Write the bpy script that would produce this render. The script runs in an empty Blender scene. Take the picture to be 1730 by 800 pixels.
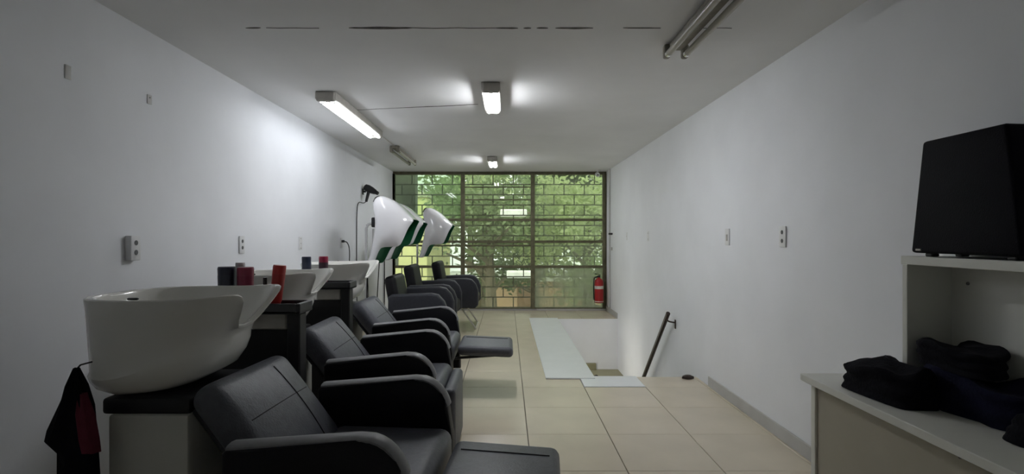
import bpy, bmesh, math, random
from mathutils import Vector, Matrix, noise
C = bpy.context.scene.collection
S = bpy.context.scene
PI = math.pi
R = random.Random(7)

# ------------------------------------------------------------------ camera, world, exposure
CAMH = 1.25
cam_d = bpy.data.cameras.new('camera')
cam = bpy.data.objects.new('camera', cam_d); C.objects.link(cam)
cam.location = (0, 0, CAMH); cam.rotation_euler = (PI/2, 0, 0)
cam_d.sensor_width = 36; cam_d.lens = 36*872/1730; cam_d.shift_x = 9/1730; cam_d.clip_start = .02
S.camera = cam
w = bpy.data.worlds.new('overcast_sky'); S.world = w; w.use_nodes = True
w.node_tree.nodes['Background'].inputs[0].default_value = (.88, .97, 1, 1)
w.node_tree.nodes['Background'].inputs[1].default_value = 1.3
sun_d = bpy.data.lights.new('sun', 'SUN'); sun_d.energy = 1.6; sun_d.angle = .4; sun_d.color = (1, .95, .82)
sun = bpy.data.objects.new('sun', sun_d); C.objects.link(sun)
sun.rotation_euler = (math.radians(38), 0, math.radians(-30))
S.view_settings.view_transform = 'Standard'; S.view_settings.look = 'None'
S.view_settings.gamma = 1; S.view_settings.use_curve_mapping = False
S.view_settings.exposure = 1.25
TUBE = 20.0

# ------------------------------------------------------------------ materials
MATS = {}
def mat(name, col, rough=.5, metal=0, var=0, scale=8, bump=0, bscale=60, emit=0, spec=.5, coat=0, trans=0, detail=4):
    if name in MATS: return MATS[name]
    m = bpy.data.materials.new(name); m.use_nodes = True; MATS[name] = m
    nt = m.node_tree; b = nt.nodes['Principled BSDF']
    b.inputs['Base Color'].default_value = (*col, 1); b.inputs['Roughness'].default_value = rough
    b.inputs['Metallic'].default_value = metal; b.inputs['Specular IOR Level'].default_value = spec
    b.inputs['Coat Weight'].default_value = coat
    tc = nt.nodes.new('ShaderNodeTexCoord')
    if var:
        n = nt.nodes.new('ShaderNodeTexNoise'); n.inputs['Scale'].default_value = scale; n.inputs['Detail'].default_value = detail
        nt.links.new(tc.outputs['Object'], n.inputs['Vector'])
        r = nt.nodes.new('ShaderNodeValToRGB')
        r.color_ramp.elements[0].position = .3; r.color_ramp.elements[1].position = .7
        r.color_ramp.elements[0].color = (*[c*(1-var) for c in col], 1)
        r.color_ramp.elements[1].color = (*[min(1, c*(1+var)) for c in col], 1)
        nt.links.new(n.outputs['Fac'], r.inputs['Fac']); nt.links.new(r.outputs['Color'], b.inputs['Base Color'])
    if bump:
        n2 = nt.nodes.new('ShaderNodeTexNoise'); n2.inputs['Scale'].default_value = bscale; n2.inputs['Detail'].default_value = 5
        nt.links.new(tc.outputs['Object'], n2.inputs['Vector'])
        bp = nt.nodes.new('ShaderNodeBump'); bp.inputs['Strength'].default_value = bump; bp.inputs['Distance'].default_value = .01
        nt.links.new(n2.outputs['Fac'], bp.inputs['Height']); nt.links.new(bp.outputs['Normal'], b.inputs['Normal'])
    if emit:
        b.inputs['Emission Color'].default_value = (*col, 1); b.inputs['Emission Strength'].default_value = emit
    return m

def glass_mat(name, tint, dirt, dirtcol):
    m = bpy.data.materials.new(name); m.use_nodes = True; nt = m.node_tree; nt.nodes.clear()
    out = nt.nodes.new('ShaderNodeOutputMaterial')
    tr = nt.nodes.new('ShaderNodeBsdfTransparent'); tr.inputs[0].default_value = (*tint, 1)
    gl = nt.nodes.new('ShaderNodeBsdfGlossy'); gl.inputs['Roughness'].default_value = .03
    fr = nt.nodes.new('ShaderNodeFresnel'); fr.inputs[0].default_value = 1.5
    mx = nt.nodes.new('ShaderNodeMixShader')
    nt.links.new(fr.outputs[0], mx.inputs[0]); nt.links.new(tr.outputs[0], mx.inputs[1]); nt.links.new(gl.outputs[0], mx.inputs[2])
    df = nt.nodes.new('ShaderNodeBsdfDiffuse'); df.inputs[0].default_value = (*dirtcol, 1)
    tl = nt.nodes.new('ShaderNodeBsdfTranslucent'); tl.inputs[0].default_value = (*dirtcol, 1)
    ad = nt.nodes.new('ShaderNodeMixShader'); ad.inputs[0].default_value = .5
    nt.links.new(df.outputs[0], ad.inputs[1]); nt.links.new(tl.outputs[0], ad.inputs[2])
    tc = nt.nodes.new('ShaderNodeTexCoord'); n = nt.nodes.new('ShaderNodeTexNoise'); n.inputs['Scale'].default_value = 3.5; n.inputs['Detail'].default_value = 6
    nt.links.new(tc.outputs['Object'], n.inputs['Vector'])
    mr = nt.nodes.new('ShaderNodeMapRange'); mr.inputs[1].default_value = .35; mr.inputs[2].default_value = .65
    mr.inputs[3].default_value = dirt*.7; mr.inputs[4].default_value = min(1, dirt*1.3)
    nt.links.new(n.outputs['Fac'], mr.inputs[0])
    m2 = nt.nodes.new('ShaderNodeMixShader'); nt.links.new(mr.outputs[0], m2.inputs[0])
    nt.links.new(mx.outputs[0], m2.inputs[1]); nt.links.new(ad.outputs[0], m2.inputs[2]); nt.links.new(m2.outputs[0], out.inputs[0])
    return m

M_wall = mat('wall_paint', (.83, .84, .865), .75, var=.03, scale=2.2, bump=.08, bscale=25)
M_ceil = mat('ceiling_paint', (.80, .80, .80), .85, var=.04, scale=1.6, bump=.08, bscale=20)
M_tile = mat('beige_tile', (.69, .61, .475), .24, var=.06, scale=2.5, bump=.015, bscale=6)
M_grout = mat('grout', (.16, .14, .11), .9, var=.2, scale=20)
M_skirt = mat('skirting', (.52, .51, .49), .5, var=.05, scale=6)
M_white = mat('white_laminate', (.88, .9, .9), .3, var=.02, scale=5)
M_leather = mat('black_leather', (.005, .005, .007), .5, spec=.3, var=.15, scale=40, bump=.12, bscale=130)  # black leather, set deeper for the shaded sides of the wash chair arms
M_leather_lit = mat('lit_leather', (.085, .089, .106), .46, var=.12, scale=40, bump=.15, bscale=130)  # same black leather, paler to paint the light falling on the cushions
M_leather3 = mat('half_lit_leather', (.036, .038, .048), .5, var=.12, scale=40, bump=.12, bscale=130, spec=.35)  # same leather in between, dryer chair arms paled as if window lit
M_seam = mat('seam_thread', (.012, .012, .014), .8, var=.1)
M_armlight = mat('arm_highlight_grey', (.19, .19, .20), .45, var=.1, scale=30)  # paler than the leather, a painted highlight for the arm tops
M_blackplas = mat('black_plastic', (.012, .012, .013), .45, var=.1, scale=20)
M_tray = mat('dark_grey_metal', (.035, .037, .04), .45, var=.1, scale=20)
M_cer = mat('white_ceramic', (.86, .85, .80), .10, var=.02, scale=4, coat=.3)
M_ped = mat('offwhite_panel', (.64, .63, .57), .5, var=.05, scale=6)
M_chrome = mat('chrome', (.7, .7, .7), .15, metal=1, var=.03)
M_gtube = mat('cream_tube', (.62, .6, .52), .35, var=.05)
M_hood = mat('white_hood_plastic', (.83, .82, .84), .12, var=.015, coat=.4)
M_green = mat('green_plastic', (.010, .13, .05), .3, var=.1, scale=6)
M_frame = mat('olive_steel', (.125, .115, .065), .55, var=.25, scale=14, bump=.1, bscale=80)
M_bar = mat('grille_steel', (.03, .03, .02), .6, var=.2, scale=20)
M_fix = mat('fixture_metal', (.46, .44, .40), .5, var=.12, scale=10)
M_fix_dark = mat('dark_fixture_metal', (.25, .23, .19), .6, var=.2, scale=14)  # darker metal than M_fix, used on the unlit fixtures
M_tubeoff = mat('dead_tube', (.40, .38, .33), .3, var=.05)
M_crack = mat('crack_dark', (.10, .095, .085), .9, var=.4, scale=30)
M_olive = mat('olive_floor', (.30, .28, .17), .5, var=.08, scale=4)
M_brown = mat('brown_wood', (.045, .028, .022), .4, var=.2, scale=20)
M_desk = mat('cream_melamine', (.74, .74, .68), .4, var=.03, scale=4)
M_desk2 = mat('beige_melamine', (.40, .37, .295), .5, var=.05, scale=4)
M_cloth = mat('black_cloth', (.008, .008, .011), .95, var=.2, scale=25, bump=.4, bscale=90, spec=.15)
M_navy = mat('navy_cloth', (.010, .011, .028), .95, var=.2, scale=25, bump=.4, bscale=90, spec=.15)
M_maroon = mat('maroon_cloth', (.13, .025, .04), .95, var=.15, scale=25, bump=.4, bscale=90, spec=.15)
M_lit = mat('lit_tube', (.94, .965, 1), .4, emit=TUBE*2.6)
M_lit_dim = mat('lit_tube_dim', (.90, .94, 1), .4, emit=TUBE*.42)  # weaker tubes, turned down to soften the hot spot on the wall
M_plate = mat('socket_plate', (.74, .74, .74), .4, var=.02)
M_hole = mat('socket_hole', (.11, .11, .11), .6, var=.1)
M_red = mat('red_paint', (.42, .02, .022), .35, var=.08)
M_paper = mat('label_paper', (.7, .68, .62), .7, var=.08, scale=40)
M_speaker = mat('speaker_black', (.004, .004, .007), .75, spec=.15, var=.1, scale=30, bump=.2, bscale=200)

# ------------------------------------------------------------------ mesh helpers
def mk(name, bm, m, parent=None, smooth=True, loc=None):
    me = bpy.data.meshes.new(name)
    bmesh.ops.recalc_face_normals(bm, faces=bm.faces[:])
    bm.to_mesh(me); bm.free()
    me.materials.append(m)
    if smooth:
        for p in me.polygons: p.use_smooth = True
        try: me.set_sharp_from_angle(angle=math.radians(35))
        except Exception: pass
    o = bpy.data.objects.new(name, me); C.objects.link(o)
    if parent: o.parent = parent
    if loc: o.location = loc
    return o

def box(bm, c, s, bev=0, seg=2, rot=None):
    r = bmesh.ops.create_cube(bm, size=1)
    vs = r['verts']
    for v in vs: v.co = Vector((v.co.x*s[0], v.co.y*s[1], v.co.z*s[2]))
    if bev:
        es = list({e for v in vs for e in v.link_edges})
        g = bmesh.ops.bevel(bm, geom=es, offset=bev, segments=seg, profile=.5, affect='EDGES')
        vs = list({v for f in g['faces'] for v in f.verts} | {v for v in vs if v.is_valid})
    mt = Matrix.Translation(c) @ (rot.to_4x4() if rot else Matrix.Identity(4))
    bmesh.ops.transform(bm, matrix=mt, verts=vs)
    return vs

def bx(x0, x1, y0, y1, z0, z1, bev=0, seg=2):
    bm = bmesh.new(); box(bm, ((x0+x1)/2, (y0+y1)/2, (z0+z1)/2), (x1-x0, y1-y0, z1-z0), bev, seg); return bm

def tube(bm, pts, r, n=10, caps=True):
    pts = [Vector(p) for p in pts]; rings = []
    up = None
    for i, p in enumerate(pts):
        d = (pts[min(i+1, len(pts)-1)] - pts[max(i-1, 0)]).normalized()
        if up is None:
            a = Vector((0, 0, 1)) if abs(d.z) < .9 else Vector((0, 1, 0))
            up = (a - d*a.dot(d)).normalized()
        else:
            up = (up - d*up.dot(d)).normalized()
        s = d.cross(up); rr = r[i] if isinstance(r, (list, tuple)) else r
        rings.append([bm.verts.new(p + (up*math.cos(2*PI*k/n) + s*math.sin(2*PI*k/n))*rr) for k in range(n)])
    for a, b in zip(rings, rings[1:]):
        for k in range(n): bm.faces.new((a[k], a[(k+1) % n], b[(k+1) % n], b[k]))
    if caps: bm.faces.new(rings[0][::-1]); bm.faces.new(rings[-1])

def smooth_path(pts, it=2):
    pts = [Vector(p) for p in pts]
    for _ in range(it):
        q = [pts[0]]
        for a, b in zip(pts, pts[1:]): q += [a*.75+b*.25, a*.25+b*.75]
        q.append(pts[-1]); pts = q
    return pts

def lathe(bm, prof, n=20, c=(0, 0, 0), sx=1, sy=1):
    rings = []
    for r, z in prof:
        rings.append([bm.verts.new((c[0]+r*sx*math.cos(2*PI*k/n), c[1]+r*sy*math.sin(2*PI*k/n), c[2]+z)) for k in range(n)])
    for a, b in zip(rings, rings[1:]):
        for k in range(n): bm.faces.new((a[k], a[(k+1) % n], b[(k+1) % n], b[k]))
    bm.faces.new(rings[0][::-1]); bm.faces.new(rings[-1])

def prism(bm, poly, y0, y1, bev=0, seg=2):
    """extrude an XZ polygon along Y"""
    a = [bm.verts.new((x, y0, z)) for x, z in poly]; b = [bm.verts.new((x, y1, z)) for x, z in poly]
    f1 = bm.faces.new(a); f2 = bm.faces.new(b[::-1]); n = len(poly)
    for i in range(n): bm.faces.new((a[i], b[i], b[(i+1) % n], a[(i+1) % n]))
    if bev:
        es = list(f1.edges)+list(f2.edges)
        bmesh.ops.bevel(bm, geom=es, offset=bev, segments=seg, profile=.5, affect='EDGES')

def rot_pts(poly, pivot, ang):
    c, s = math.cos(ang), math.sin(ang)
    return [(pivot[0]+(x-pivot[0])*c-(z-pivot[1])*s, pivot[1]+(x-pivot[0])*s+(z-pivot[1])*c) for x, z in poly]

def tag(o, label, cat, group=None):
    o['label'] = label; o['category'] = cat
    if group: o['group'] = group
    return o
def thing(name, label, cat, loc=(0, 0, 0), rz=0, group=None):
    o = bpy.data.objects.new(name, None); C.objects.link(o); o.empty_display_size = .1
    o.location = loc; o.rotation_euler = (0, 0, rz); return tag(o, label, cat, group)
def struct(o, label=None, cat=None):
    o['kind'] = 'structure'
    if label: o['label'] = label
    if cat: o['category'] = cat
    return o
def dup(root, loc, rz, label, group=None):
    r = root.copy(); C.objects.link(r); r.location = loc; r.rotation_euler = (0, 0, rz); r['label'] = label
    if group: r['group'] = group
    for ch in list(root.children):
        c = ch.copy(); C.objects.link(c); c.parent = r
        for g in list(ch.children):
            d = g.copy(); C.objects.link(d); d.parent = c
    return r

# ------------------------------------------------------------------ the room shell
XL, XR, YB, YF, H = -1.94, 1.70, 8.80, -.55, 2.363
SX0, SX1, SY0, SY1, ZL = .775, XR, 4.62, 7.90, -.77      # stairwell and its landing
struct(mk('wall_left', bx(XL-.15, XL, YF, YB, -.15, H+.1), M_wall), 'white painted wall behind the wash basins', 'wall')
struct(mk('wall_right', bx(XR, XR+.15, YF, YB, -2.6, H+.1), M_wall), 'white painted wall beside the stairwell', 'wall')
struct(mk('wall_front', bx(XL-.15, XR+.15, YF-.15, YF, -.15, H+.1), M_wall), 'white painted wall facing the window', 'wall')
ceiling = struct(mk('ceiling', bx(XL-.15, XR+.15, YF-.15, YB+.1, H, H+.15), M_ceil), 'grey white cracked plaster ceiling', 'ceiling')
fl = bmesh.new()
for x0, x1, y0, y1 in ((XL, XR, YF, SY0), (XL, SX0, SY0, SY1), (XL, XR, SY1, YB)):
    box(fl, ((x0+x1)/2, (y0+y1)/2, -.084), (x1-x0, y1-y0, .15))
floor = struct(mk('floor', fl, M_grout, smooth=False), 'beige tiled floor with dark joints', 'floor')
# wall facing below and above the window
struct(mk('wall_back', bx(XL, XR, YB, YB+.15, -2.6, .03), M_wall), 'low sill strip under the window', 'wall')
struct(mk('trim_1', bx(XL, XR, YB-.005, YB+.1, H-.035, H, .003), M_frame), 'dark olive metal head strip above the window', 'trim')

# floor tiles, clipped at the walls and the stairwell
TS, TX, TY = .5135, .1325, 2.76
tile_mesh = {}
def tile(x0, x1, y0, y1):
    if x1-x0 < .02 or y1-y0 < .02: return
    key = (round(x1-x0, 3), round(y1-y0, 3))
    if key not in tile_mesh:
        bm = bmesh.new(); box(bm, (0, 0, 0), (key[0]-.005, key[1]-.003, .009), .0015, 1)
        o = mk('tile', bm, M_tile, floor, smooth=False); tile_mesh[key] = o.data
    else:
        o = bpy.data.objects.new('tile', tile_mesh[key]); C.objects.link(o); o.parent = floor
    o.location = ((x0+x1)/2, (y0+y1)/2, -.0045)
k0 = math.floor((XL-TX)/TS); k1 = math.ceil((XR-TX)/TS)
j0 = math.floor((YF-TY)/TS); j1 = math.ceil((YB-TY)/TS)
for i in range(k0, k1):
    for j in range(j0, j1):
        x0, x1 = max(XL, TX+i*TS), min(XR, TX+(i+1)*TS); y0, y1 = max(YF, TY+j*TS), min(YB, TY+(j+1)*TS)
        if x1 <= SX0+.01 or y1 <= SY0+.01 or y0 >= SY1-.01: 
            if abs(x0-(TX+TS)) < .01 and abs(y0-(TY+3*TS)) < .01: continue     # white tile goes here
            tile(x0, x1, y0, y1); continue
        if y0 < SY0: tile(x0, x1, y0, SY0)
        if y1 > SY1: tile(x0, x1, SY1, y1)
        if x0 < SX0: tile(x0, SX0, max(y0, SY0), min(y1, SY1))
WT = mk('white_tile', bx(TX+TS+.002, TX+2*TS-.002, 4.302, SY0+.004, -.009, .006, .002, 1), M_white)
tag(WT, 'small white board at the top of the stairs', 'board')
WP = mk('white_board', bx(.344, SX0+.004, 4.535, SY1+.01, .001, .013, .002, 1), M_white)
tag(WP, 'long white board lying along the stairwell edge', 'board')

# skirtings
struct(mk('baseboard_right', bx(XR-.012, XR, 1.2, 4.33, 0, .085, .003, 1), M_skirt), 'grey skirting along the right wall', 'skirting')
struct(mk('baseboard_corner', bx(XR-.012, XR, SY1, YB, 0, .085, .003, 1), M_skirt), 'grey skirting in the corner by the fire extinguisher', 'skirting')
struct(mk('baseboard_back', bx(.5, XR-.012, YB-.03, YB-.004, 0, .03, .003, 1), M_skirt), 'narrow skirting below the window', 'skirting')
struct(mk('baseboard_left', bx(XL, XL+.012, YF, YB, 0, .085, .003, 1), M_skirt), 'grey skirting behind the wash chairs', 'skirting')

# stairwell: shaft walls, landing, steps
struct(mk('wall_stair_left', bx(SX0-.1, SX0, SY0, 8.45, -2.6, -.159), M_wall), 'white left side of the stairwell', 'wall')
struct(mk('wall_stair_near', bx(SX0-.1, SX1, SY0-.1, SY0-.001, -2.6, -.159), M_wall), 'white near side of the stairwell', 'wall')
struct(mk('wall_stair_end', bx(SX0, SX1, SY1-.012, SY1+.1, ZL, -.1591), M_wall), 'white end wall of the stairwell', 'wall')
struct(mk('baseboard_landing', bx(SX0, 1.36, SY1-.06, SY1-.0125, ZL, ZL+.10, .003, 1), M_olive), 'olive skirting at the foot of the stairwell end wall', 'skirting')
struct(mk('floor_landing', bx(SX0, SX1, 5.722, 8.45, ZL-.1, ZL), M_olive), 'olive stair landing floor', 'floor')
sl = thing('bulkhead_lamp', 'lit bulkhead lamp inside the stairwell', 'lamp', (SX0, 6.95, -.42))
mk('lamp_base', bx(0, .02, -.14, .14, -.07, .07, .006, 2), M_fix, sl)
mk('diffuser', bx(.02, .065, -.125, .125, -.055, .055, .016, 3), mat('lit_diffuser', (1, .97, .88), .5, emit=11), sl)
struct(mk('trim_2', bx(SX0, SX1, SY1-.012, SY1+.02, -.1589, -.001), M_wall), 'white fascia on the far edge of the floor opening', 'trim')
struct(mk('trim_3', bx(SX0-.02, SX0+.010, SY0, SY1-.012, -.1589, -.001), M_wall), 'white fascia on the left edge of the floor opening', 'trim')
st = thing('staircase', 'olive staircase going down through the floor opening', 'stairs', (0, 0, 0))
for k in range(4):
    z = -(k+1)*(-ZL)/5
    mk('step', bx(SX0+.003, SX1-.003, SY0+.001+k*.274, SY0+(k+1)*.274, z-.2, z, .004, 1), M_olive, st)

# handrails
def handrail(label, a, b, wallx, sgn):
    t = thing('handrail', label, 'handrail', (wallx, a[1], a[2]))
    A = Vector(a)-t.location; B = Vector(b)-t.location
    d = (B-A).normalized()
    bm = bmesh.new()
    nrm = Vector((1, 0, 0)); up = d.cross(nrm)
    tube(bm, [A, A+d*.004, B-d*.004, B], [.018, .022, .022, .018], 8); mk('rail', bm, M_brown, t)
    for f in (.03, .82):
        p = A.lerp(B, f); bm = bmesh.new()
        tube(bm, smooth_path([p, p+Vector((0, .0, -.05)), p+Vector((sgn*.03, 0, -.062)), Vector((sgn*.0, p.y, p.z-.07))]), .008, 8)
        box(bm, (-sgn*.004, p.y, p.z-.085), (.008, .03, .09), .002, 1)
        mk('bracket', bm, M_brown, t)
    return t
handrail('dark brown handrail sloping down the right wall', (XR-.085, 5.16, .49), (XR-.085, 6.25, -.56), XR, 1)
t = thing('handrail', 'dark rail end poking up beside the long white board', 'handrail', (SX0+.035, 4.66, -.012))
bm = bmesh.new(); tube(bm, [(0, 0, 0), (0, .02, -.012), (0, .9, -.72)], [.02, .024, .024], 8); mk('rail', bm, M_brown, t)
bm = bmesh.new(); box(bm, (-.018, .3, -.26), (.034, .03, .03), .004, 1); mk('bracket', bm, M_brown, t)

# ------------------------------------------------------------------ window with its panes
ZS = .03
win = bpy.data.objects.new('window_1', None); C.objects.link(win); win.location = (0, YB, 0)
struct(win, 'wide olive steel window with dusty panes', 'window')
cols = [-1.925, -.747, .444, 1.655]; rows = [ZS, .745, 1.17, 1.543, H-.035]
def wbar(x0, x1, z0, z1, y0=-.035, y1=.035, name='mullion'):
    return mk(name, bx(x0, x1, y0, y1, z0, z1, .004, 1), M_frame, win)
for x in cols:
    hw = .035 if x in cols[1:3] else .022
    wbar(x-hw, x+hw, ZS, H-.035)
wbar(XL, -1.903, ZS, H-.035, name='side_strip'); wbar(1.677, XR, ZS, H-.035, -.02, .03, name='side_strip')
for c in range(3):
    for r, z in enumerate(rows):
        t_ = .030 if r in (0, 4) else .036
        wbar(cols[c]+.02, cols[c+1]-.02, max(ZS, z-t_/2-.004), min(H-.035, z+t_/2+.004), -.028, .028, 'transom')
wbar(cols[1]+.03, cols[2]-.03, 1.875, 1.893, -.02, .02, 'transom')
wbar(cols[1]+.03, cols[2]-.03, 2.09, 2.108, -.02, .02, 'transom')
wbar(cols[0]+.02, cols[1]-.03, 1.10, 1.118, -.02, .02, 'transom')
wbar(cols[1]+.03, cols[2]-.03, 1.095, 1.118, -.02, .02, 'transom')
G1 = glass_mat('dusty_glass', (.74, .77, .68), .22, (.42, .44, .34))
G2 = glass_mat('very_dusty_glass', (.68, .70, .60), .45, (.42, .44, .35))
G4 = glass_mat('streaky_glass', (.70, .73, .62), .24, (.40, .43, .33))
G3 = glass_mat('clear_glass', (.80, .82, .74), .17, (.30, .30, .23))
for c in range(3):
    for r in range(4):
        g = G1 if c == 0 else (G3 if c == 1 else (G2 if r == 0 else G4))
        if c == 0 and r == 3: g = glass_mat('grey_glass', (.66, .74, .6), .22, (.36, .39, .31))
        mk('pane', bx(cols[c]+.025, cols[c+1]-.025, -.004+.01*(c == 2), .002+.01*(c == 2), rows[r]+.012, rows[r+1]-.012), g, win, smooth=False)
for z in (1.58, 1.135, .78, .71):
    bm = bmesh.new(); box(bm, (cols[2]-.05, -.03, z), (.012, .03, .05), .003, 1); mk('latch', bm, M_frame, win)

# brick-pattern security grille outside the panes
gr = thing('window_grille', 'brick pattern steel security grille behind the window panes', 'grille', (0, YB+.16, 0))
def vbar_mesh(w_, h_): 
    bm = bmesh.new(); box(bm, (0, 0, 0), (w_, .012, h_), .002, 1); return mk('bar', bm, M_bar, gr)
gz = [.03+.1775*k for k in range(14)]; gp = .352
hb = None; vb = None
for k, z in enumerate(gz):
    if hb is None: hb = vbar_mesh(XR-XL, .018); o = hb
    else: o = hb.copy(); C.objects.link(o)
    o.location = ((XL+XR)/2, 0, z)
    if k+1 < len(gz):
        x = XL + (.12 if k % 2 else .12+gp/2)
        while x < XR:
            if vb is None: vb = vbar_mesh(.018, .1775-.017); o = vb
            else: o = vb.copy(); C.objects.link(o)
            o.location = (x, 0, z+.1775/2); x += gp

# ------------------------------------------------------------------ ceiling cracks
def crack(segs, y0, slope=0, x00=0):
    for xa, xb, wd in segs:
        bm = bmesh.new(); n = max(4, int((xb-xa)/.03)); T = []; B = []
        for i in range(n+1):
            x = xa+(xb-xa)*i/n; f = math.sin(PI*i/n)**.5; y = y0+slope*(x-x00)+.006*noise.noise(Vector((x*9, y0, 0)))
            ww = wd*f*(.45+.8*abs(noise.noise(Vector((x*14, 3.3, y0)))))+.0008
            T.append((x, y-ww)); B.append((x, y+ww))
        P = T+B[::-1]
        a = [bm.verts.new((x, y, H-.0025)) for x, y in P]; b = [bm.verts.new((x, y, H+.001)) for x, y in P]
        for i in range(n):
            q = len(P)-1-i
            bm.faces.new((a[i], a[i+1], a[q-1], a[q])); bm.faces.new((b[i], b[i+1], b[q-1], b[q]))
        for i in range(len(P)): bm.faces.new((a[i], a[(i+1) % len(P)], b[(i+1) % len(P)], b[i]))
        mk('crack', bm, M_crack, ceiling, smooth=False)
crack([(-1.39, -1.31, .009), (-1.28, -1.0, .0008), (-.84, -.50, .014), (-.5, -.05, .001), (-.06, .06, .010), (.09, .13, .010), (.16, .22, .011), (.26, .46, .010), (.62, .82, .004), (1.0, 1.2, .0008)], 2.75)
crack([(-1.33, -.95, .0025), (-.97, -.24, .008)], 4.43, -.18, -.8)

# ------------------------------------------------------------------ ceiling lights
def fixture(label, x, y0, y1, lit, tubes_w=.042, body=.07):
    L = y1-y0
    t = thing('ceiling_light', label, 'light', (x, y0, H-.002), 0, 'fluorescent ceiling lights')
    hw = tubes_w+.038 if lit else body/2
    mk('housing', bx(-hw, hw, .01, L-.01, -.058 if lit else -.034, 0, .006), M_fix if lit else M_fix_dark, t)
    for yy in (0, L-.045):
        if lit:
            bm = bmesh.new(); box(bm, (0, yy+.0225, -.038), (tubes_w*2+.062, .045, .076), .016, 3); mk('end_cap', bm, M_fix, t)
        else:
            for q in (-1, 1):
                bm = bmesh.new(); box(bm, (q*tubes_w, yy+.0225, -.043), (.040, .045, .080), .014, 3); mk('lamp_holder', bm, M_fix_dark, t)
    for s in (-1, 1):
        bm = bmesh.new(); tube(bm, [(s*tubes_w, .045, -.066), (s*tubes_w, L-.045, -.066)], .0135 if lit else .018, 12)
        tb = mk('tube', bm, lit if lit else M_tubeoff, t)
        for ya in (.05, L-.075):
            bm = bmesh.new(); tube(bm, [(s*tubes_w, ya, -.066), (s*tubes_w, ya+.025, -.066)], .0145 if lit else .019, 12); mk('ferrule', bm, M_chrome, tb)
    return t
fixture('long lit twin tube light above the wash basins', -1.385, 3.93, 5.45, M_lit_dim)
fixture('lit short twin tube light in the middle of the ceiling', -.115, 3.69, 4.37, M_lit, .03)
fixture('lit short twin tube light nearest the window', -.2, 7.1, 7.75, M_lit, .03)
fixture('unlit twin tube light above the hood dryers', -1.36, 6.25, 7.45, False)
fixture('unlit twin tube light near the right wall', .975, 1.45, 3.0, False, .052, .085)
bm = bmesh.new(); tube(bm, [(-1.37, 5.46, H-.008), (-1.36, 6.24, H-.008)], .006, 6)
tag(mk('cable', bm, M_fix), 'thin ceiling cable joining the lit and unlit tube lights', 'cable')

# ------------------------------------------------------------------ wash chairs
def make_wash_chair(label, loc, rz=0):
    t = thing('wash_chair', label, 'chair', loc, rz, 'black leather wash chairs')
    for s in (-1, 1):
        y0, y1 = (s*.30, s*.375); y0, y1 = min(y0, y1), max(y0, y1)
        top = []
        poly = [(-.30, .10), (-.30, .575), (-.285, .592)]
        poly += [(.13, .632)]
        cx, cz, rr = .15, .472, .16
        for k in range(1, 8):
            a = PI/2 - k*PI/2/8*.93
            poly.append((cx+rr*math.cos(a)*.85, cz+rr*math.sin(a)))
        poly += [(.30, .38), (.305, .10)]
        bm = bmesh.new(); prism(bm, poly, y0, y1, .014, 3)
        arm = mk('armrest', bm, M_leather, t)
        # strip along the arm's outline, its pale grey painting the light caught there
        path = [Vector((x, (y0+y1)/2, z)) for x, z in poly[2:-2]]
        bm = bmesh.new(); rings = []
        for i, p in enumerate(path):
            d = (path[min(i+1, len(path)-1)]-path[max(i-1, 0)]).normalized(); n = Vector((-d.z, 0, d.x))
            ring = []
            for u, v in ((-.034, -.010), (-.034, .001), (-.024, .007), (0, .010), (.024, .007), (.034, .001), (.034, -.010)):
                ring.append(bm.verts.new(p+Vector((0, u, 0))+n*v))
            rings.append(ring)
        for a, b in zip(rings, rings[1:]):
            for k in range(7): bm.faces.new((a[k], a[(k+1) % 7], b[(k+1) % 7], b[k]))
        bm.faces.new(rings[0]); bm.faces.new(rings[-1][::-1])
        mk('arm_highlight', bm, M_armlight, arm)
    bm = bmesh.new(); box(bm, (.05, 0, .36), (.52, .59, .16), .05, 4); mk('seat', bm, M_leather_lit, t)
    bm = bmesh.new(); box(bm, (-.0, 0, .15), (.5, .56, .30), .02, 2); mk('base', bm, M_blackplas, t)
    # backrest leaning back
    ang = math.atan2(.29, .365); L = .45
    rot = Matrix.Rotation(-ang, 3, 'Y'); cpos = Vector((-.333, 0, .556))
    bm = bmesh.new(); box(bm, (0, 0, 0), (.115, .52, L), .054, 6)
    bmesh.ops.subdivide_edges(bm, edges=[e for e in bm.edges if e.calc_length() > .1], cuts=6, use_grid_fill=True)
    for v in bm.verts:
        v.co.x += .022*max(0, 1-(v.co.y/.25)**2)*max(0, 1-(v.co.z/.215)**2)*(1 if v.co.x > 0 else .2)
    bmesh.ops.transform(bm, matrix=Matrix.Translation(cpos) @ rot.to_4x4(), verts=bm.verts[:])
    b = mk('backrest', bm, M_leather_lit, t)
    def onback(y, z): return cpos + rot @ Vector((.0575+.022*max(0, 1-(y/.25)**2)*max(0, 1-(z/.215)**2), y, z))
    bm = bmesh.new(); tube(bm, [onback(.10, .17-.034*k) for k in range(11)], .003, 6); mk('seam', bm, M_seam, b)
    bm = bmesh.new(); tube(bm, [onback(-.2+.04*k, .03) for k in range(11)], .0018, 6); mk('seam', bm, M_seam, b)
    # back shell behind
    bm = bmesh.new(); box(bm, (-.062, 0, -.02), (.02, .46, .4), .008, 2)
    bmesh.ops.transform(bm, matrix=Matrix.Translation(cpos) @ rot.to_4x4(), verts=bm.verts[:]); mk('back_shell', bm, M_blackplas, t)
    return t
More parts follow.
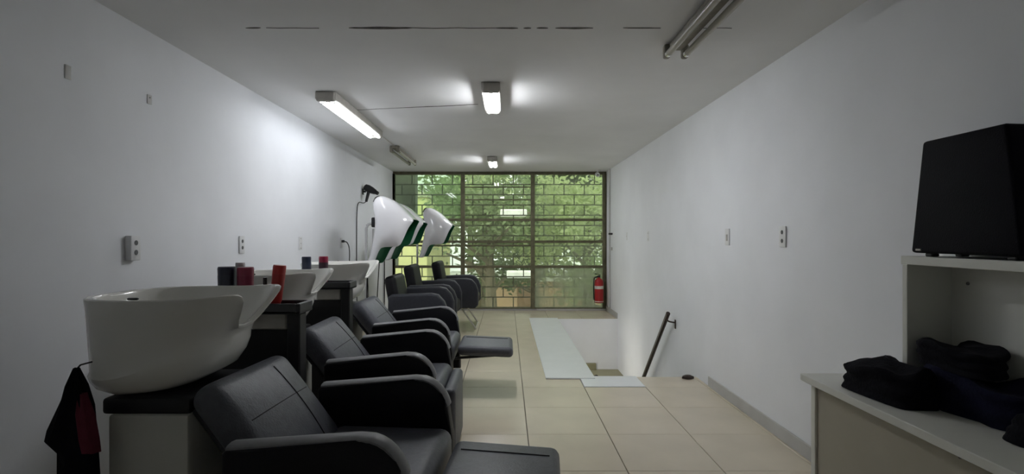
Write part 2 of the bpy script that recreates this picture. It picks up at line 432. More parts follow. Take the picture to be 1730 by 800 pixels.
def add_footrest(t, up):
    if up:
        bm = bmesh.new(); box(bm, (.545, 0, .362), (.43, .47, .08), .034, 4)
        for v in bm.verts: v.co.z -= .03*((v.co.x-.545)/.21)*.3
        f = mk('footrest', bm, M_leather_lit, t)
        bm = bmesh.new()
        tube(bm, [(.37, .125, .410), (.545, .125, .403), (.72, .125, .3950)], .003, 6); mk('seam', bm, M_seam, f)
        for s in (-1, 1):
            bm = bmesh.new(); tube(bm, [(.12, s*.15, .26), (.35, s*.15, .30), (.68, s*.15, .322)], .011, 8); mk('support_bar', bm, M_blackplas, t)
    else:
        bm = bmesh.new(); box(bm, (.345, 0, .215), (.07, .50, .40), .03, 4); mk('footrest', bm, M_leather_lit, t)
c1 = make_wash_chair('nearest black leather wash chair with its footrest raised', (-.56, 1.95, 0), -.08); add_footrest(c1, True)
c2 = make_wash_chair('middle black leather wash chair with its footrest folded down', (-.66, 3.07, 0)); add_footrest(c2, False)
c3 = make_wash_chair('farthest black leather wash chair, its footrest raised over the floor tiles', (-.71, 4.22, 0)); add_footrest(c3, True)

# ------------------------------------------------------------------ wash basins
def make_basin():
    t = thing('wash_basin', '', 'basin', (0, 0, 0), 0, 'white ceramic wash basins')
    N = 72
    def outline(xf, xb, b, dent, z, notch, lift, tilt=0, e=3.0):
        ring = []; cx = (xf+xb)/2; a = (xf-xb)/2
        for k in range(N):
            th = 2*PI*k/N
            c, s = math.cos(th), math.sin(th)
            x = a*math.copysign(abs(c)**(2/e), c); y = b*math.copysign(abs(s)**(2/e), s)
            thw = math.atan2(y/b, x/a)
            g = math.exp(-(thw/.42)**4)
            horn = math.exp(-((abs(thw)-.75)/.35)**2)
            f = max(0, min(1, (x/a+.5)/1.5)); f = f*f*(3-2*f)
            ring.append((cx+x-dent*g, y, z - notch*g + lift*horn + tilt*f))
        return ring
    R_ = [ # outside from the bottom up
        outline(-.06, -.17, .09, 0, .700, 0, 0, .01),
        outline(.0, -.22, .15, 0, .702, 0, 0, .01),
        outline(.05, -.262, .19, 0, .712, 0, 0, .02),
        outline(.10, -.290, .222, .0, .732, 0, 0, .03),
        outline(.128, -.302, .242, .0, .758, 0, 0, .05),
        outline(.142, -.306, .249, .0, .775, 0, 0, .075),
        outline(.146, -.304, .243, .005, .788, .0, 0, .09),
        outline(.165, -.305, .245, .02, .83, .02, 0, .09),
        outline(.20, -.310, .252, .045, .90, .05, 0, .06),
        outline(.245, -.316, .262, .085, 1.00, .10, .01, .01),
        outline(.266, -.320, .266, .090, 1.030, .12, .012),
        outline(.268, -.320, .266, .090, 1.038, .12, .012),
        outline(.263, -.315, .261, .090, 1.042, .12, .012),
        outline(.250, -.300, .249, .090, 1.041, .12, .012),
        outline(.244, -.294, .243, .088, 1.034, .118, .012),
        outline(.215, -.285, .232, .07, .98, .09, .005, .01),
        outline(.15, -.27, .21, .03, .89, .03, 0, .03),
        outline(.06, -.22, .17, .0, .80, 0, 0, .02),
        outline(-.03, -.13, .06, .0, .765, 0, 0)]
    bm = bmesh.new()
    V = [[bm.verts.new(p) for p in r] for r in R_]
    for a, b in zip(V, V[1:]):
        for k in range(N): bm.faces.new((a[k], a[(k+1) % N], b[(k+1) % N], b[k]))
    bm.faces.new(V[0][::-1]); bm.faces.new(V[-1])
    mk('bowl', bm, M_cer, t)
    bm = bmesh.new(); box(bm, (-.06, 0, .675), (.30, .40, .056), .012, 2); mk('collar', bm, M_blackplas, t)
    bm = bmesh.new(); box(bm, (-.045, 0, .325), (.27, .42, .65), .01, 2); mk('pedestal', bm, M_ped, t)
    bm = bmesh.new(); tube(bm, smooth_path([(-.305, .03, .99), (-.275, .03, .995), (-.255, .03, .99), (-.23, .03, .965)]), .012, 10)
    tp = mk('tap', bm, M_chrome, t)
    bm = bmesh.new(); box(bm, (-.066, -.25, 1.046), (.035, .012, .008), .004, 2); mk('lever', bm, M_blackplas, tp)
    bm = bmesh.new(); lathe(bm, [(.03, .764), (.03, .769), (.018, .770)], 16, (-.08, 0, 0)); mk('drain', bm, M_chrome, t)
    return t
b1 = make_basin(); b1.location = (-1.165, 1.95, 0); b1['label'] = 'large white wash basin nearest the camera with a cape hung beside it'
dup(b1, (-1.325, 3.07, 0), 0, 'middle white wash basin beyond the red and navy bottles')
dup(b1, (-1.325, 4.22, 0), 0, 'farthest white wash basin below the hanging hair dryer cord')

# side trays with posts, standing between the basins
def make_tray(label, loc):
    t = thing('side_tray', label, 'tray stand', loc, 0, 'dark side trays between the basins')
    bm = bmesh.new(); box(bm, (-.26, 0, .911), (.54, .15, .016), .004, 1); mk('tray_top', bm, M_tray, t)
    for c, q in (((.0, 0, .928), (.02, .15, .046)), ((-.53, 0, .928), (.02, .15, .046)), ((-.265, .069, .928), (.51, .012, .046)), ((-.265, -.069, .928), (.51, .012, .046))):
        bm = bmesh.new(); box(bm, c, q, .003, 1); mk('tray_rim', bm, M_tray, t)
    bm = bmesh.new(); box(bm, (-.035, 0, .452), (.06, .08, .90), .006, 1); mk('post', bm, M_blackplas, t)
    bm = bmesh.new(); box(bm, (-.22, 0, .012), (.46, .22, .024), .006, 1); mk('foot', bm, M_blackplas, t)
    bm = bmesh.new(); box(bm, (-.15, 0, .865), (.16, .06, .075), .006, 1); mk('bracket', bm, M_fix, t)
    bm = bmesh.new(); box(bm, (-.29, 0, .425), (.45, .03, .80), .004, 1); mk('side_panel', bm, M_blackplas, t)  # added black sheet, makes the space under the tray read dark
    return t
make_tray('dark side tray between the nearest and middle basins', (-.935, 2.385, 0))
make_tray('dark side tray between the middle and farthest basins', (-1.045, 3.49, 0))

# bottles
def bottle(label, x, y, z, h, r, col, capcol, tilt=0, inv=True, sx=1, cat='bottle', group='hair product bottles on the side trays'):
    t = thing('hair_product_bottle', label, cat, (x, y, z), 0, group); t.rotation_euler = (0, tilt, .2)
    m = mat('bottle_%d_%d_%d' % tuple(int(c*1000) for c in col), col, .3, var=.08, scale=25)
    m2 = mat('cap_%d_%d_%d' % tuple(int(c*1000) for c in capcol), capcol, .35, var=.05)
    bm = bmesh.new()
    if inv:
        lathe(bm, [(r*.80, .03), (r*.86, .035), (r*.98, h*.85), (r, h*.96), (r*.93, h)], 20, (0, 0, 0), 1, sx); mk('bottle_body', bm, m, t)
        bm = bmesh.new(); lathe(bm, [(r*.72, 0), (r*.76, .003), (r*.76, .029), (r*.7, .030)], 20, (0, 0, 0), 1, sx); mk('cap', bm, m2, t)
        bm = bmesh.new(); lathe(bm, [(r*.935, h*.42), (r*.975, h*.80), (r*.93, h*.80)], 20, (0, 0, 0), 1.012, sx*1.012); mk('label_wrap', bm, m2, t)
    else:
        lathe(bm, [(r*.9, 0), (r, .004), (r, h*.60), (r*.85, h*.68), (r*.4, h*.74), (r*.4, h*.78)], 18); mk('bottle_body', bm, m, t)
        bm = bmesh.new(); lathe(bm, [(r*.5, h*.77), (r*.52, h*.78), (r*.50, h), (r*.4, h)], 14); mk('cap', bm, m2, t)
    return t
ZT = .9195
bottle('navy bottle at the left end of the nearest side tray', -1.28, 2.36, ZT, .195, .038, (.022, .026, .05), (.03, .035, .06))
bottle('white bottle between the navy and crimson bottles', -1.255, 2.432, ZT, .21, .021, (.62, .60, .60), (.5, .5, .5))
bottle('crimson bottle beside the white bottle on the nearest tray', -1.195, 2.362, ZT, .193, .036, (.30, .035, .075), (.26, .02, .06))
bottle('tiny dark brown dropper bottle beside the bright red bottle', -1.105, 2.36, ZT, .145, .017, (.035, .012, .012), (.02, .012, .012), inv=False)
bottle('bright red bottle leaning at the right end of the nearest tray', -1.065, 2.375, ZT+.004, .198, .029, (.50, .03, .025), (.42, .025, .02), tilt=.10)
bottle('slim navy bottle on the tray beyond the middle basin', -1.35, 3.48, ZT, .198, .031, (.02, .03, .065), (.03, .04, .08))
bottle('pink red bottle on the tray beyond the middle basin', -1.235, 3.48, ZT, .20, .031, (.38, .02, .07), (.06, .02, .04))

# cape hanging from the back of the nearest basin
hg = thing('hanging_cape', 'black and maroon cape hanging at the back of the nearest basin', 'cape', (-1.40, 1.68, .82))
def drape(name, m, secs, n=22, amp=.012, seed=0):
    bm = bmesh.new(); rings = []
    for x, y, z, a, b in secs:
        ring = []
        for k in range(n):
            th = 2*PI*k/n; f = 1+amp/max(a, .02)*math.sin(5*th+seed+z*7)
            ring.append(bm.verts.new((x+a*f*math.cos(th), y+b*f*math.sin(th), z)))
        rings.append(ring)
    for p, q in zip(rings, rings[1:]):
        for k in range(n): bm.faces.new((p[k], p[(k+1) % n], q[(k+1) % n], q[k]))
    bm.faces.new(rings[0][::-1]); bm.faces.new(rings[-1]); return mk(name, bm, m, hg)
drape('cape_body', M_cloth, [(0, 0, .005, .006, .006), (0, 0, -.05, .024, .02), (-.004, 0, -.12, .047, .03), (-.018, 0, -.20, .068, .036), (-.022, 0, -.235, .072, .036), (.002, 0, -.27, .055, .032), (.012, 0, -.42, .058, .034), (.02, 0, -.6, .06, .036)])
drape('maroon_panel', M_maroon, [(.030, -.012, -.075, .012, .012), (.042, -.016, -.14, .026, .018), (.055, -.018, -.22, .028, .018), (.062, -.018, -.262, .026, .016)], amp=.004, seed=2)
bm = bmesh.new(); tube(bm, [(0, 0, .0), (.0, .015, .01), (.01, .05, .012)], .003, 6); mk('hook', bm, M_blackplas, hg)

# ------------------------------------------------------------------ hood dryers and their chairs
def make_hood():
    t = thing('hood_dryer', '', 'hood dryer', (0, 0, 0), 0, 'white hood dryers')
    k = .001204
    def P(l): return [Vector(((x-185)*k, 0, (720-y)*k)) for x, y in l]
    top = P([(185, 720), (205, 640), (232, 520), (250, 420), (250, 335), (232, 260), (222, 205), (245, 165), (285, 150), (345, 168), (420, 215), (500, 290), (560, 350)])
    lip = P([(186, 722), (205, 722), (225, 722), (245, 720), (262, 690), (285, 640), (300, 605), (325, 576), (395, 573), (468, 570), (500, 500), (530, 420), (568, 362)])
    def res(l, n=36):
        d = [0]
        for a, b in zip(l, l[1:]): d.append(d[-1]+(b-a).length)
        out = []
        for i in range(n+1):
            s = d[-1]*i/n; j = 0
            while j < len(d)-2 and d[j+1] < s: j += 1
            f = (s-d[j])/(d[j+1]-d[j]); out.append(l[j].lerp(l[j+1], f))
        return out
    top = res(smooth_path(top, 2)); lip = res(smooth_path(lip, 1))
    def shell(name, m, par, off, W):
        bm = bmesh.new(); rings = []; n = 20
        for i, (a, b) in enumerate(zip(top, lip)):
            u = i/36; hw = W*(.70+.30*math.sin(PI*min(1, u*1.05))**.6)
            mid = (a+b)/2
            ring = []
            for q in range(n+1):
                th = PI*q/n
                s = math.sin(th)**.55; c = math.copysign(abs(math.cos(th))**.55, math.cos(th))
                p = b.lerp(a, s*(1-off*1.2) - 0*off)
                ring.append(bm.verts.new((p.x, -c*(hw-off*.3), p.z)))
            rings.append(ring)
        for a, b in zip(rings, rings[1:]):
            for q in range(n): bm.faces.new((a[q], a[q+1], b[q+1], b[q]))
        return mk(name, bm, m, par)
    sh = shell('shell', M_hood, t, 0, .245)
    shell('lining', M_green, t, .02, .245)
    md = sh.modifiers.new('thick', 'SOLIDIFY'); md.thickness = .004; md.offset = 1
    bm = bmesh.new(); tube(bm, [(.038, -.06, .625), (.055, -.05, .665), (.075, -.03, .682), (.08, 0, .686), (.075, .03, .682), (.055, .05, .665), (.038, .06, .625)], .007, 8); mk('rear_trim', bm, M_blackplas, t)
    bm = bmesh.new(); tube(bm, [(.045, 0, .42), (-.03, 0, .40), (-.05, 0, .36), (-.05, 0, -.93)], .014, 10); mk('pole', bm, M_chrome, t)
    bm = bmesh.new(); box(bm, (.035, 0, .42), (.05, .09, .1), .012, 2); mk('pivot', bm, M_blackplas, t)
    bm = bmesh.new()
    for q in range(5):
        a = 2*PI*q/5+.3; tube(bm, [(-.05, 0, -.9), (-.05+.2*math.cos(a), .2*math.sin(a), -.955)], [.018, .011], 8)
    mk('base', bm, M_blackplas, t)
    return t
h1 = make_hood(); h1.location = (-1.378, 5.25, .978); h1['label'] = 'large white hood dryer with green inside, nearest the hand held hair dryer'
h2 = dup(h1, (-1.45, 6.3, .978), 0, 'white hood dryer half hidden between the other two hoods')
h3 = dup(h1, (-1.205, 7.25, .972), 0, 'white hood dryer standing against the window, nearest the glass')

def make_dryer_chair(label, loc, rz=0):
    t = thing('dryer_chair', label, 'chair', loc, rz, 'black armchairs under the hood dryers')
    for s in (-1, 1):
        poly = [(-.30, .30), (-.30, .66), (-.27, .685), (.12, .70), (.19, .685), (.25, .62), (.28, .54), (.28, .34), (.24, .30)]
        bm = bmesh.new(); prism(bm, poly, s*.325-.05, s*.325+.05, .022, 3); mk('armrest', bm, M_leather3, t)
    bm = bmesh.new(); box(bm, (.0, 0, .40), (.54, .55, .15), .045, 4); mk('seat', bm, M_leather, t)
    rot = Matrix.Rotation(-.18, 3, 'Y')
    bm = bmesh.new(); box(bm, (0, 0, 0), (.12, .50, .52), .045, 4)
    bmesh.ops.transform(bm, matrix=Matrix.Translation((-.27, 0, .655)) @ rot.to_4x4(), verts=bm.verts[:]); mk('backrest', bm, M_leather, t)
    for s in (-1, 1):
        bm = bmesh.new(); tube(bm, [(.02, s*.26, .33), (.24, s*.26, .012)], .011, 8); mk('leg', bm, M_gtube, t)
        bm = bmesh.new(); tube(bm, [(-.05, s*.26, .33), (-.27, s*.26, .012)], .011, 8); mk('leg', bm, M_gtube, t)
    for x in (.24, -.27):
        bm = bmesh.new(); tube(bm, [(x, -.28, .0115), (x, .28, .0115)], .011, 8); mk('foot_bar', bm, M_gtube, t)
    return t
d1 = make_dryer_chair('black armchair just beyond the farthest wash chair', (-.86, 5.40, 0))
d2 = dup(d1, (-.86, 6.35, 0), 0, 'black armchair in the middle of the hood dryer row')
d3 = dup(d1, (-.66, 7.25, 0), 0, 'black armchair nearest the window with cream tube legs')
for ch in d1.children:
    if ch.name.startswith('backrest'): ch.location.z = -.055

# ------------------------------------------------------------------ wall sockets, plates, dryer
def plate(name, label, side, y, z, hh, ww, dp, holes, cat='socket', group=None, holemat=None, horiz=False):
    X = XL if side < 0 else XR
    t = thing(name, label, cat, (X, y, z), 0, group); s = -side
    bm = bmesh.new(); box(bm, (s*dp/2, 0, 0), (dp, ww, hh), min(.005, dp*.4), 2); mk('cover', bm, M_skirt if name == 'wall_patch' else M_plate, t)
    for hz, kind in holes:
        bm = bmesh.new()
        if kind == 'o':
            tube(bm, [(s*(dp-.004), 0, hz), (s*(dp+.0015), 0, hz)], .013, 14)
        elif kind == 's':
            tube(bm, [(s*(dp-.003), 0, hz), (s*(dp+.002), 0, hz)], .004, 8)
        else:
            box(bm, (s*(dp+.001), 0, hz), (.006, .018, .05), .002, 1)
        mk('outlet' if kind == 'o' else ('screw' if kind == 's' else 'switch_key'), bm, M_hole if kind != 'k' else M_fix, t)
    return t
plate('wall_socket', 'thick double wall socket box on the left wall nearest the camera', -1, 2.655, 1.193, .128, .07, .034, [(.027, 'o'), (-.022, 'o')], group='wall sockets')
plate('wall_socket', 'double wall socket above the nearest basin bottles', -1, 3.768, 1.194, .128, .07, .012, [(.025, 'o'), (-.022, 'o')], group='wall sockets')
plate('blank_plate', 'white blank wall plate with three screws on the left wall', -1, 4.85, 1.19, .12, .075, .006, [(.045, 's'), (0, 's'), (-.045, 's')], cat='wall plate')
ps = plate('wall_socket', 'wall socket with a black plug and cord left of the hanging hair dryer', -1, 6.04, 1.18, .12, .07, .010, [(.02, 'o')], group='wall sockets')
plate('wall_socket', 'double wall socket on the right wall nearest the desk', 1, 3.168, 1.252, .13, .072, .010, [(.027, 'o'), (-.026, 'o')], group='wall sockets')
plate('wall_switch', 'white switch plate on the right wall above the handrail', 1, 3.964, 1.25, .128, .07, .009, [(-.005, 'k')], cat='switch')
plate('blank_plate', 'faint blank plate with two screws on the right wall', 1, 6.2, 1.26, .12, .07, .003, [(.035, 's'), (-.035, 's')], cat='wall plate')
plate('blank_plate', 'faint blank plate on the right wall nearest the window', 1, 7.3, 1.26, .11, .06, .003, [(0, 's')], cat='wall plate')
plate('wall_patch', 'small grey wall plate high on the left wall, nearer the camera', -1, 2.28, 1.977, .062, .032, .004, [], cat='wall plate', group='high wall plates')
plate('wall_patch', 'small grey wall plate high on the left wall, farther along', -1, 2.80, 1.995, .05, .035, .004, [(.01, 's')], cat='wall plate', group='high wall plates')
def cord(label, pts, r=.005, name='cord', it=2):
    bm = bmesh.new(); tube(bm, smooth_path(pts, it), r, 6); return tag(mk(name, bm, M_blackplas), label, 'cord')
pc = thing('plug_and_cord', 'black plug in the left wall socket with a hanging cord', 'cord', (XL+.01, 6.04, 1.2))
bm = bmesh.new(); box(bm, (.016, 0, 0), (.03, .035, .03), .006, 2); mk('plug', bm, M_blackplas, pc)
bm = bmesh.new(); tube(bm, smooth_path([(.025, 0, 0), (.06, .02, -.01), (.075, .06, -.09), (.07, .06, -.3), (.03, .06, -.8), (.03, .06, -1.18)]), .006, 6); mk('cord', bm, M_blackplas, pc)

hd = thing('hair_dryer', 'black hand held hair dryer hooked on the left wall', 'hair dryer', (XL+.0, 6.95, 1.83))
bm = bmesh.new()
dirv = Vector((.5, -.1, -.25)).normalized(); c0 = Vector((.10, 0, .06))
tube(bm, [c0-dirv*.085, c0-dirv*.075, c0-dirv*.03, c0+dirv*.03, c0+dirv*.075, c0+dirv*.085], [.028, .042, .05, .046, .036, .034], 16); mk('barrel', bm, M_blackplas, hd)
bm = bmesh.new(); tube(bm, [c0+dirv*.08, c0+dirv*.13], [.030, .024], 12); mk('nozzle', bm, M_blackplas, hd)
bm = bmesh.new(); hv = Vector((-.035, -.03, -.17)); tube(bm, [c0-dirv*.01, c0-dirv*.01+hv*.5, c0-dirv*.01+hv], [.024, .021, .017], 12); mk('handle', bm, M_blackplas, hd)
bm = bmesh.new(); e = c0-dirv*.01+hv; tube(bm, smooth_path([e, e+Vector((-.015, -.08, -.03)), (.02, -.28, -.12), (.015, -.32, -.25), (.015, -.33, -.6), (.015, -.33, -1.2), (.02, -.3, -1.78)]), .006, 6); mk('cord', bm, M_blackplas, hd)
bm = bmesh.new(); tube(bm, [(0, .0, .03), (.045, 0, .03)], .012, 8); box(bm, (.005, 0, .03), (.01, .06, .08), .002, 1); mk('wall_hook', bm, M_blackplas, hd)
bm = bmesh.new(); lathe(bm, [(.0, 0), (.03, 0), (.03, .003), (.0, .003)][1:3], 12); bm.free()

pb = thing('power_box', 'white electric box with a black plug behind the hood dryers', 'electric box', (XL, 7.55, 1.27))
bm = bmesh.new(); box(bm, (.03, 0, 0), (.06, .2, .20), .008, 2); mk('cover', bm, M_plate, pb)
bm = bmesh.new(); box(bm, (.075, -.02, .0), (.05, .045, .05), .01, 2); mk('plug', bm, M_blackplas, pb)
bm = bmesh.new(); tube(bm, smooth_path([(.09, -.02, 0), (.12, -.05, -.03), (.1, -.08, -.3), (.06, -.08, -1.0), (.05, -.08, -1.26)]), .007, 6); mk('cord', bm, M_blackplas, pb)
cord('black cord hanging on the wall beside the white electric box', [(XL+.012, 7.1, 1.42), (XL+.012, 7.13, 1.1), (XL+.014, 7.16, .6), (XL+.03, 7.2, .01)])
cord('black cord hanging on the wall just beyond the farthest basin', [(XL+.012, 5.9, .98), (XL+.012, 5.88, .7), (XL+.014, 5.8, .3), (XL+.03, 5.7, .008)], .006)

# ------------------------------------------------------------------ right corner: extinguisher, pipe, camera
ex = thing('fire_extinguisher', 'red fire extinguisher with white labels hung beside the window', 'extinguisher', (1.545, 8.64, .15))
bm = bmesh.new(); lathe(bm, [(.06, 0), (.072, .008), (.075, .03), (.075, .34), (.068, .375), (.045, .40), (.022, .41), (.022, .425)], 20); mk('cylinder', bm, M_red, ex)
for z0, z1 in ((.235, .285), (.02, .03)):
    bm = bmesh.new(); lathe(bm, [(.0755, z0), (.0762, z0+.002), (.0762, z1-.002), (.0755, z1)], 20); mk('paper_band', bm, M_paper, ex)
bm = bmesh.new(); lathe(bm, [(.018, .42), (.022, .425), (.022, .455), (.012, .46)], 12); box(bm, (-.02, 0, .475), (.10, .02, .012), .004, 1, Matrix.Rotation(.25, 3, 'Y')); mk('valve', bm, M_blackplas, ex)
bm = bmesh.new(); tube(bm, smooth_path([(-.02, 0, .44), (-.08, -.01, .42), (-.092, -.01, .33), (-.088, -.01, .12), (-.085, -.01, .05)]), .011, 8); mk('hose', bm, M_blackplas, ex)
bm = bmesh.new(); box(bm, (.0, .085, .36), (.05, .025, .16), .004, 1); box(bm, (.04, .11, .36), (.15, .02, .03), .003, 1); mk('bracket', bm, M_frame, ex)
bm = bmesh.new(); tube(bm, [(XR-.014, 8.45, .085), (XR-.014, 8.45, H-.0)], .011, 8); tag(mk('conduit_pipe', bm, M_skirt), 'thin grey conduit running up the wall beside the window', 'pipe')
pcl = thing('pipe_clip', 'small black clip on the wall beside the conduit', 'clip', (XR, 8.30, 1.30))
bm = bmesh.new(); box(bm, (-.03, 0, 0), (.06, .05, .03), .006, 1); mk('clip_body', bm, M_blackplas, pcl)
bm = bmesh.new(); box(bm, (-.005, .03, -.24), (.010, .05, .05), .002, 1); mk('clip_plate', bm, M_fix, pcl)
sc = thing('security_camera', 'small white security camera at the ceiling corner above the window', 'camera', (1.515, 8.60, H))
bm = bmesh.new(); lathe(bm, [(.05, -.02), (.05, -.003), (.046, 0)], 16); mk('base', bm, M_plate, sc)
bm = bmesh.new(); tube(bm, [(0, 0, -.02), (0, -.01, -.05)], .012, 8); mk('stem', bm, M_plate, sc)
bm = bmesh.new(); tube(bm, [(0, .05, -.06), (0, .045, -.062), (-.01, -.07, -.085), (-.01, -.075, -.087)], [.03, .036, .036, .03], 14); cb = mk('camera_body', bm, M_plate, sc)
bm = bmesh.new(); tube(bm, [(-.01, -.074, -.087), (-.01, -.08, -.088)], [.013, .012], 12); mk('lens', bm, M_blackplas, cb)
rg = bmesh.new(); lathe(rg, [(.03, 0), (.055, .004), (.05, .02), (.02, .032), (.004, .03)], 16, (0, 0, 0), 1, .6)
for v in rg.verts: v.co += Vector((noise.noise(v.co*40), noise.noise(v.co*40+Vector((5, 0, 0))), 0))*.01
rgo = tag(mk('crumpled_rag', rg, M_brown), 'small dark crumpled rag on the floor at the stair edge', 'rag'); rgo.location = (1.60, 4.56, .0)

# ------------------------------------------------------------------ desk, wall shelf, speaker, clothes
ZD = .647
ds = thing('desk', 'low cream desk with beige panels against the right wall', 'desk', (1.50, 1.5, 0))
mk('desk_top', bx(1.30-1.5, XR-1.5-.002, .75-1.5, 2.286-1.5, ZD-.03, ZD, .002, 1), M_desk, ds)
mk('end_panel', bx(1.335-1.5, XR-1.5-.02, 2.235-1.5, 2.265-1.5, 0, ZD-.03, .002, 1), M_desk, ds)
mk('end_panel', bx(1.335-1.5, XR-1.5-.02, .78-1.5, .81-1.5, 0, ZD-.03, .002, 1), M_desk, ds)
fp = mk('front_panel', bx(1.345-1.5, 1.363-1.5, .81-1.5, 2.235-1.5, .06, ZD-.03, .002, 1), M_desk2, ds)
bm = bmesh.new(); tube(bm, [(1.346-1.5, 1.53-1.5, ZD-.048), (1.342-1.5, 1.53-1.5, ZD-.048)], .006, 8); mk('screw', bm, M_hole, fp)
sh = thing('shelf_unit', 'cream shelf unit standing on the desk beneath the speaker', 'shelf', (1.60, 1.5, ZD))
ZH = 1.178-ZD
mk('shelf_board', bx(1.515-1.6, XR-1.6-.002, .85-1.5, 1.985-1.5, ZH-.032, ZH, .002, 1), M_desk, sh)
mk('side_panel', bx(1.517-1.6, XR-1.6-.002, 1.955-1.5, 1.98-1.5, 0, ZH-.032, .002, 1), M_desk, sh)
mk('side_panel', bx(1.517-1.6, XR-1.6-.002, .86-1.5, .885-1.5, 0, ZH-.032, .002, 1), M_desk, sh)
mk('back_panel', bx(XR-1.6-.014, XR-1.6-.002, .885-1.5, 1.955-1.5, .0, ZH-.032), M_desk, sh)
bm = bmesh.new(); tube(bm, [(XR-1.6-.012, 1.885-1.5, 1.08-ZD), (XR-1.6-.018, 1.885-1.5, 1.08-ZD)], .006, 8); mk('screw', bm, M_hole, sh)

sp = thing('loudspeaker', 'large black tapered loudspeaker on the cream shelf', 'speaker', (1.605, 1.72, ZH+ZD+.001))
bm = bmesh.new()
zt = .42
bot = [bm.verts.new(p) for p in ((-.085, -.20, .012), (-.085, .225, .012), (.085, .20, .012), (.085, -.18, .012))]
topv = [bm.verts.new(p) for p in ((-.081, -.146, zt), (-.081, .175, zt), (.085, .155, zt), (.085, -.13, zt))]
bm.faces.new(bot[::-1]); bm.faces.new(topv)
for i in range(4): bm.faces.new((bot[i], bot[(i+1) % 4], topv[(i+1) % 4], topv[i]))
bmesh.ops.bevel(bm, geom=bm.edges[:], offset=.012, segments=3, profile=.5, affect='EDGES')
cabn = mk('cabinet', bm, M_speaker, sp)
bm = bmesh.new(); box(bm, (-.0855, .185, .024), (.006, .022, .007), .001, 1); mk('badge', bm, M_paper, sp)
for x in (-.055, .055):
    for y in (-.15, .16):
        bm = bmesh.new(); box(bm, (x, y, .0065), (.03, .03, .013), .003, 1); mk('rubber_foot', bm, M_blackplas, sp)

def garment(name, label, loc, size, m, seed, rz=0, layers=3, sag=.3):
    bm = bmesh.new(); nu, nv = 40, 16; rings = []
    ex, ey, ez = size[0]/2, size[1]/2, size[2]
    for j in range(nv+1):
        f = j/nv; ring = []
        for i in range(nu):
            th = 2*PI*i/nu; c, s = math.cos(th), math.sin(th)
            prof = 1 if f < .75 else math.sqrt(max(0, 1-((f-.75)/.25)**2))*.92+.08
            lay = 1+.03*math.cos(f*layers*2*PI)*(f < .9)
            x = ex*math.copysign(abs(c)**.6, c)*prof*lay; y = ey*math.copysign(abs(s)**.6, s)*prof*lay
            z = ez*min(1, f/.82)
            p = Vector((x, y, z)); q = p*11+Vector((seed*3.1, 0, 0))
            p += Vector((noise.noise(q), noise.noise(q+Vector((7, 1, 3))), .5*noise.noise(q*1.7)))*.024
            p.z *= (1+.35*noise.noise(Vector((x*9+seed, y*9, 1.7)))) * (1-sag*(s > .6)*f*.5)
            p.z = max(0, p.z)
            ring.append(bm.verts.new(p))
        rings.append(ring)
    for a, b in zip(rings, rings[1:]):
        for k in range(nu): bm.faces.new((a[k], a[(k+1) % nu], b[(k+1) % nu], b[k]))
    bm.faces.new(rings[0][::-1]); bm.faces.new(rings[-1])
    o = mk(name, bm, m); o.location = loc; o.rotation_euler = (0, 0, rz); return tag(o, label, 'clothes', 'dark folded clothes on the desk')
garment('folded_garment', 'black folded garment at the front left of the desk pile', (1.432, 1.945, ZD+.001), (.165, .30, .125), M_cloth, 1, .12)
garment('folded_garment', 'black rumpled garment lying on top of the desk pile', (1.59, 1.80, ZD+.140), (.16, .25, .085), M_cloth, 5, .0)
garment('folded_garment', 'navy folded garment at the right of the desk pile', (1.60, 1.74, ZD+.001), (.155, .34, .13), M_navy, 9, .05)
garment('folded_garment', 'small black garment at the near end of the desk pile', (1.56, 1.49, ZD+.001), (.14, .14, .08), M_cloth, 12, .3)

# ------------------------------------------------------------------ outside the window
GZ = -3.0
struct(mk('ground_outside', bx(-25, 25, YB+.15, 45, GZ-.2, GZ), mat('street', (.30, .27, .23), .9, var=.15, scale=.6)), 'grey street far below the window', 'ground')
struct(mk('wall_outside', bx(-2.6, -1.62, YB+.35, YB+.6, 1.45, 3.4), mat('grey_concrete', (.16, .165, .15), .9, var=.08, scale=3)), 'grey concrete fin outside the window top', 'wall')
M_yel = mat('yellow_wall', (.80, .78, .40), .9, var=.05, scale=.8)
bd = thing('neighbour_building', 'pale yellow building outside at the left of the window', 'building', (-4.2, 15, GZ))
mk('facade', bx(-3, 1.9, 0, 6, 0, 5.4, .02, 1), M_yel, bd)
for x in (-.3, .75):
    for z in (1.2, 3.4):
        o = mk('window_opening', bx(x-.3, x+.3, -.03, .02, z, z+1.1, .005, 1), mat('dark_glass', (.05, .06, .05), .2, var=.1), bd)
mk('parapet', bx(-3.05, 1.95, -.08, 6, 5.4, 5.55, .01, 1), mat('pale_coping', (.6, .58, .45), .8, var=.05), bd)
bw = thing('street_wall', 'terracotta coloured low house across the street', 'house', (1.2, 24, GZ))
mk('facade', bx(-4, 5, 0, 4, 0, 2.2, .02, 1), mat('terracotta', (.52, .36, .24), .9, var=.12, scale=1.2), bw)
mk('roof', bx(-4.2, 5.2, -.3, 4, 2.2, 2.4, .02, 1), mat('pale_roof', (.70, .74, .74), .7, var=.05), bw)
for x in (-2.8, -.2, 2.2): mk('door_panel', bx(x-.5, x+.5, -.05, .02, 0, 1.9, .005, 1), mat('brown_door', (.2, .12, .07), .7, var=.1), bw)
M_trunk = mat('bark', (.12, .10, .07), .95, var=.3, scale=8, bump=.5, bscale=12)
aw = thing('white_awning', 'white flat canopy glimpsed through the middle panes', 'canopy', (.08, 11.2, 1.70))
mk('canopy_sheet', bx(-.22, .36, -.05, .35, 0, .15, .02, 1), mat('white_canopy', (.9, .92, .9), .6, var=.02), aw)
mk('canopy_post', bx(.465, .515, .1, .15, GZ-1.70, .15, .005, 1), M_trunk, aw)
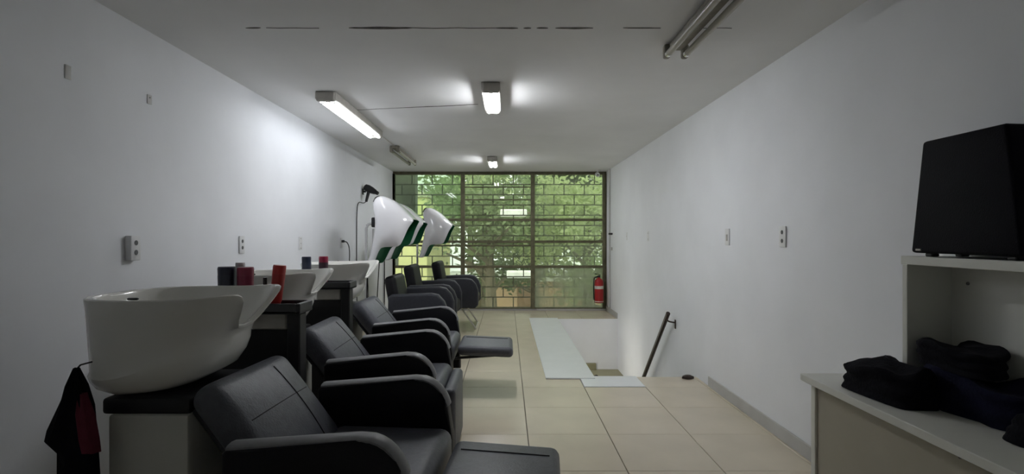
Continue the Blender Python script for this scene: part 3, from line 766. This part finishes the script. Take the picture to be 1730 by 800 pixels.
mk('canopy_arm', bx(.36, .47, .11, .14, .06, .09, .003, 1), M_trunk, aw)
dup(aw, (.22, 11.6, .33), 0, 'lower white canopy seen through the bottom middle panes')
def leaf_mat(name, col):
    m = mat(name, col, .55, var=.35, scale=2.0)
    nt = m.node_tree; b = nt.nodes['Principled BSDF']; out = nt.nodes['Material Output']
    tl = nt.nodes.new('ShaderNodeBsdfTranslucent'); tl.inputs[0].default_value = (min(1, col[0]*1.8), min(1, col[1]*1.8), col[2]*1.6, 1)
    mx = nt.nodes.new('ShaderNodeMixShader'); mx.inputs[0].default_value = .45
    nt.links.new(b.outputs[0], mx.inputs[1]); nt.links.new(tl.outputs[0], mx.inputs[2]); nt.links.new(mx.outputs[0], out.inputs[0])
    return m
LM = [leaf_mat('leaf_mid', (.20, .26, .145)), leaf_mat('leaf_light', (.42, .48, .30)), leaf_mat('leaf_deep', (.09, .13, .075))]
M_trunk = mat('bark', (.12, .10, .07), .95, var=.3, scale=8, bump=.5, bscale=12)
def tree(label, x, y, zc, rx, rz, n, lm, leaf=.16, seed=0):
    t = thing('street_tree', label, 'tree', (x, y, GZ), 0, 'trees outside the window'); rr = random.Random(seed)
    bm = bmesh.new(); tube(bm, [(0, 0, 0), (.1, .05, (zc-GZ)*.5), (0, 0, zc-GZ)], [.2, .15, .07], 8)
    for k in range(6):
        a = k*1.05+seed; z0 = (zc-GZ)*(.55+.06*k)
        tube(bm, [(0.03, 0, z0), (math.cos(a)*rx*.4, math.sin(a)*rx*.4, z0+rz*.25), (math.cos(a)*rx*.8, math.sin(a)*rx*.8, z0+rz*.45)], [.07, .045, .02], 6)
    mk('trunk', bm, M_trunk, t)
    vs, fs = [], []
    cl = [Vector((rr.gauss(0, .45)*rx, rr.gauss(0, .45)*rx, rr.gauss(0, .45)*rz)) for _ in range(26)]
    for k in range(n):
        c = rr.choice(cl); p = c+Vector((rr.gauss(0, .20)*rx, rr.gauss(0, .20)*rx, rr.gauss(0, .16)*rz))
        d = Vector((rr.gauss(0, 1), rr.gauss(0, 1), rr.gauss(-.3, .7))).normalized(); u = d.orthogonal().normalized()
        u = (Matrix.Rotation(rr.random()*6.28, 3, d) @ u); l = leaf*(.7+.6*rr.random())
        p.z += zc-GZ; i = len(vs)
        vs += [p-d*l*.5, p+u*l*.25-d*l*.05, p+d*l*.5, p-u*l*.25-d*l*.05]; fs.append((i, i+1, i+2, i+3))
    me = bpy.data.meshes.new('foliage'); me.from_pydata([tuple(v) for v in vs], [], fs); me.materials.append(lm)
    o = bpy.data.objects.new('foliage', me); C.objects.link(o); o.parent = t; o['kind'] = 'stuff'
    return t
tree('broad mid green tree outside the centre of the window', -.5, 13.5, 1.9, 1.5, 1.3, 5000, LM[0], .17, 1)
tree('pale green tree outside the right side of the window', 2.2, 14.5, 2.1, 1.5, 1.5, 5000, LM[1], .17, 2)
tree('deep green tree standing behind the paler trees outside', .9, 18.0, 1.2, 1.9, 1.5, 5000, LM[2], .2, 3)
tree('light green tree rising behind the pale yellow building', -1.1, 21.6, 2.9, 1.3, 1.4, 3500, LM[1], .18, 4)
tree('tall distant green tree filling the skyline left of centre', -2.0, 27.0, 3.2, 4.0, 3.2, 6000, LM[0], .34, 5)
tree('tall distant green tree filling the skyline right of centre', 4.2, 27.0, 3.0, 4.2, 3.2, 6000, LM[2], .34, 6)
tree('low shrub like tree outside the lower right panes', 2.6, 13.0, .2, 1.2, .8, 3000, LM[0], .15, 7)
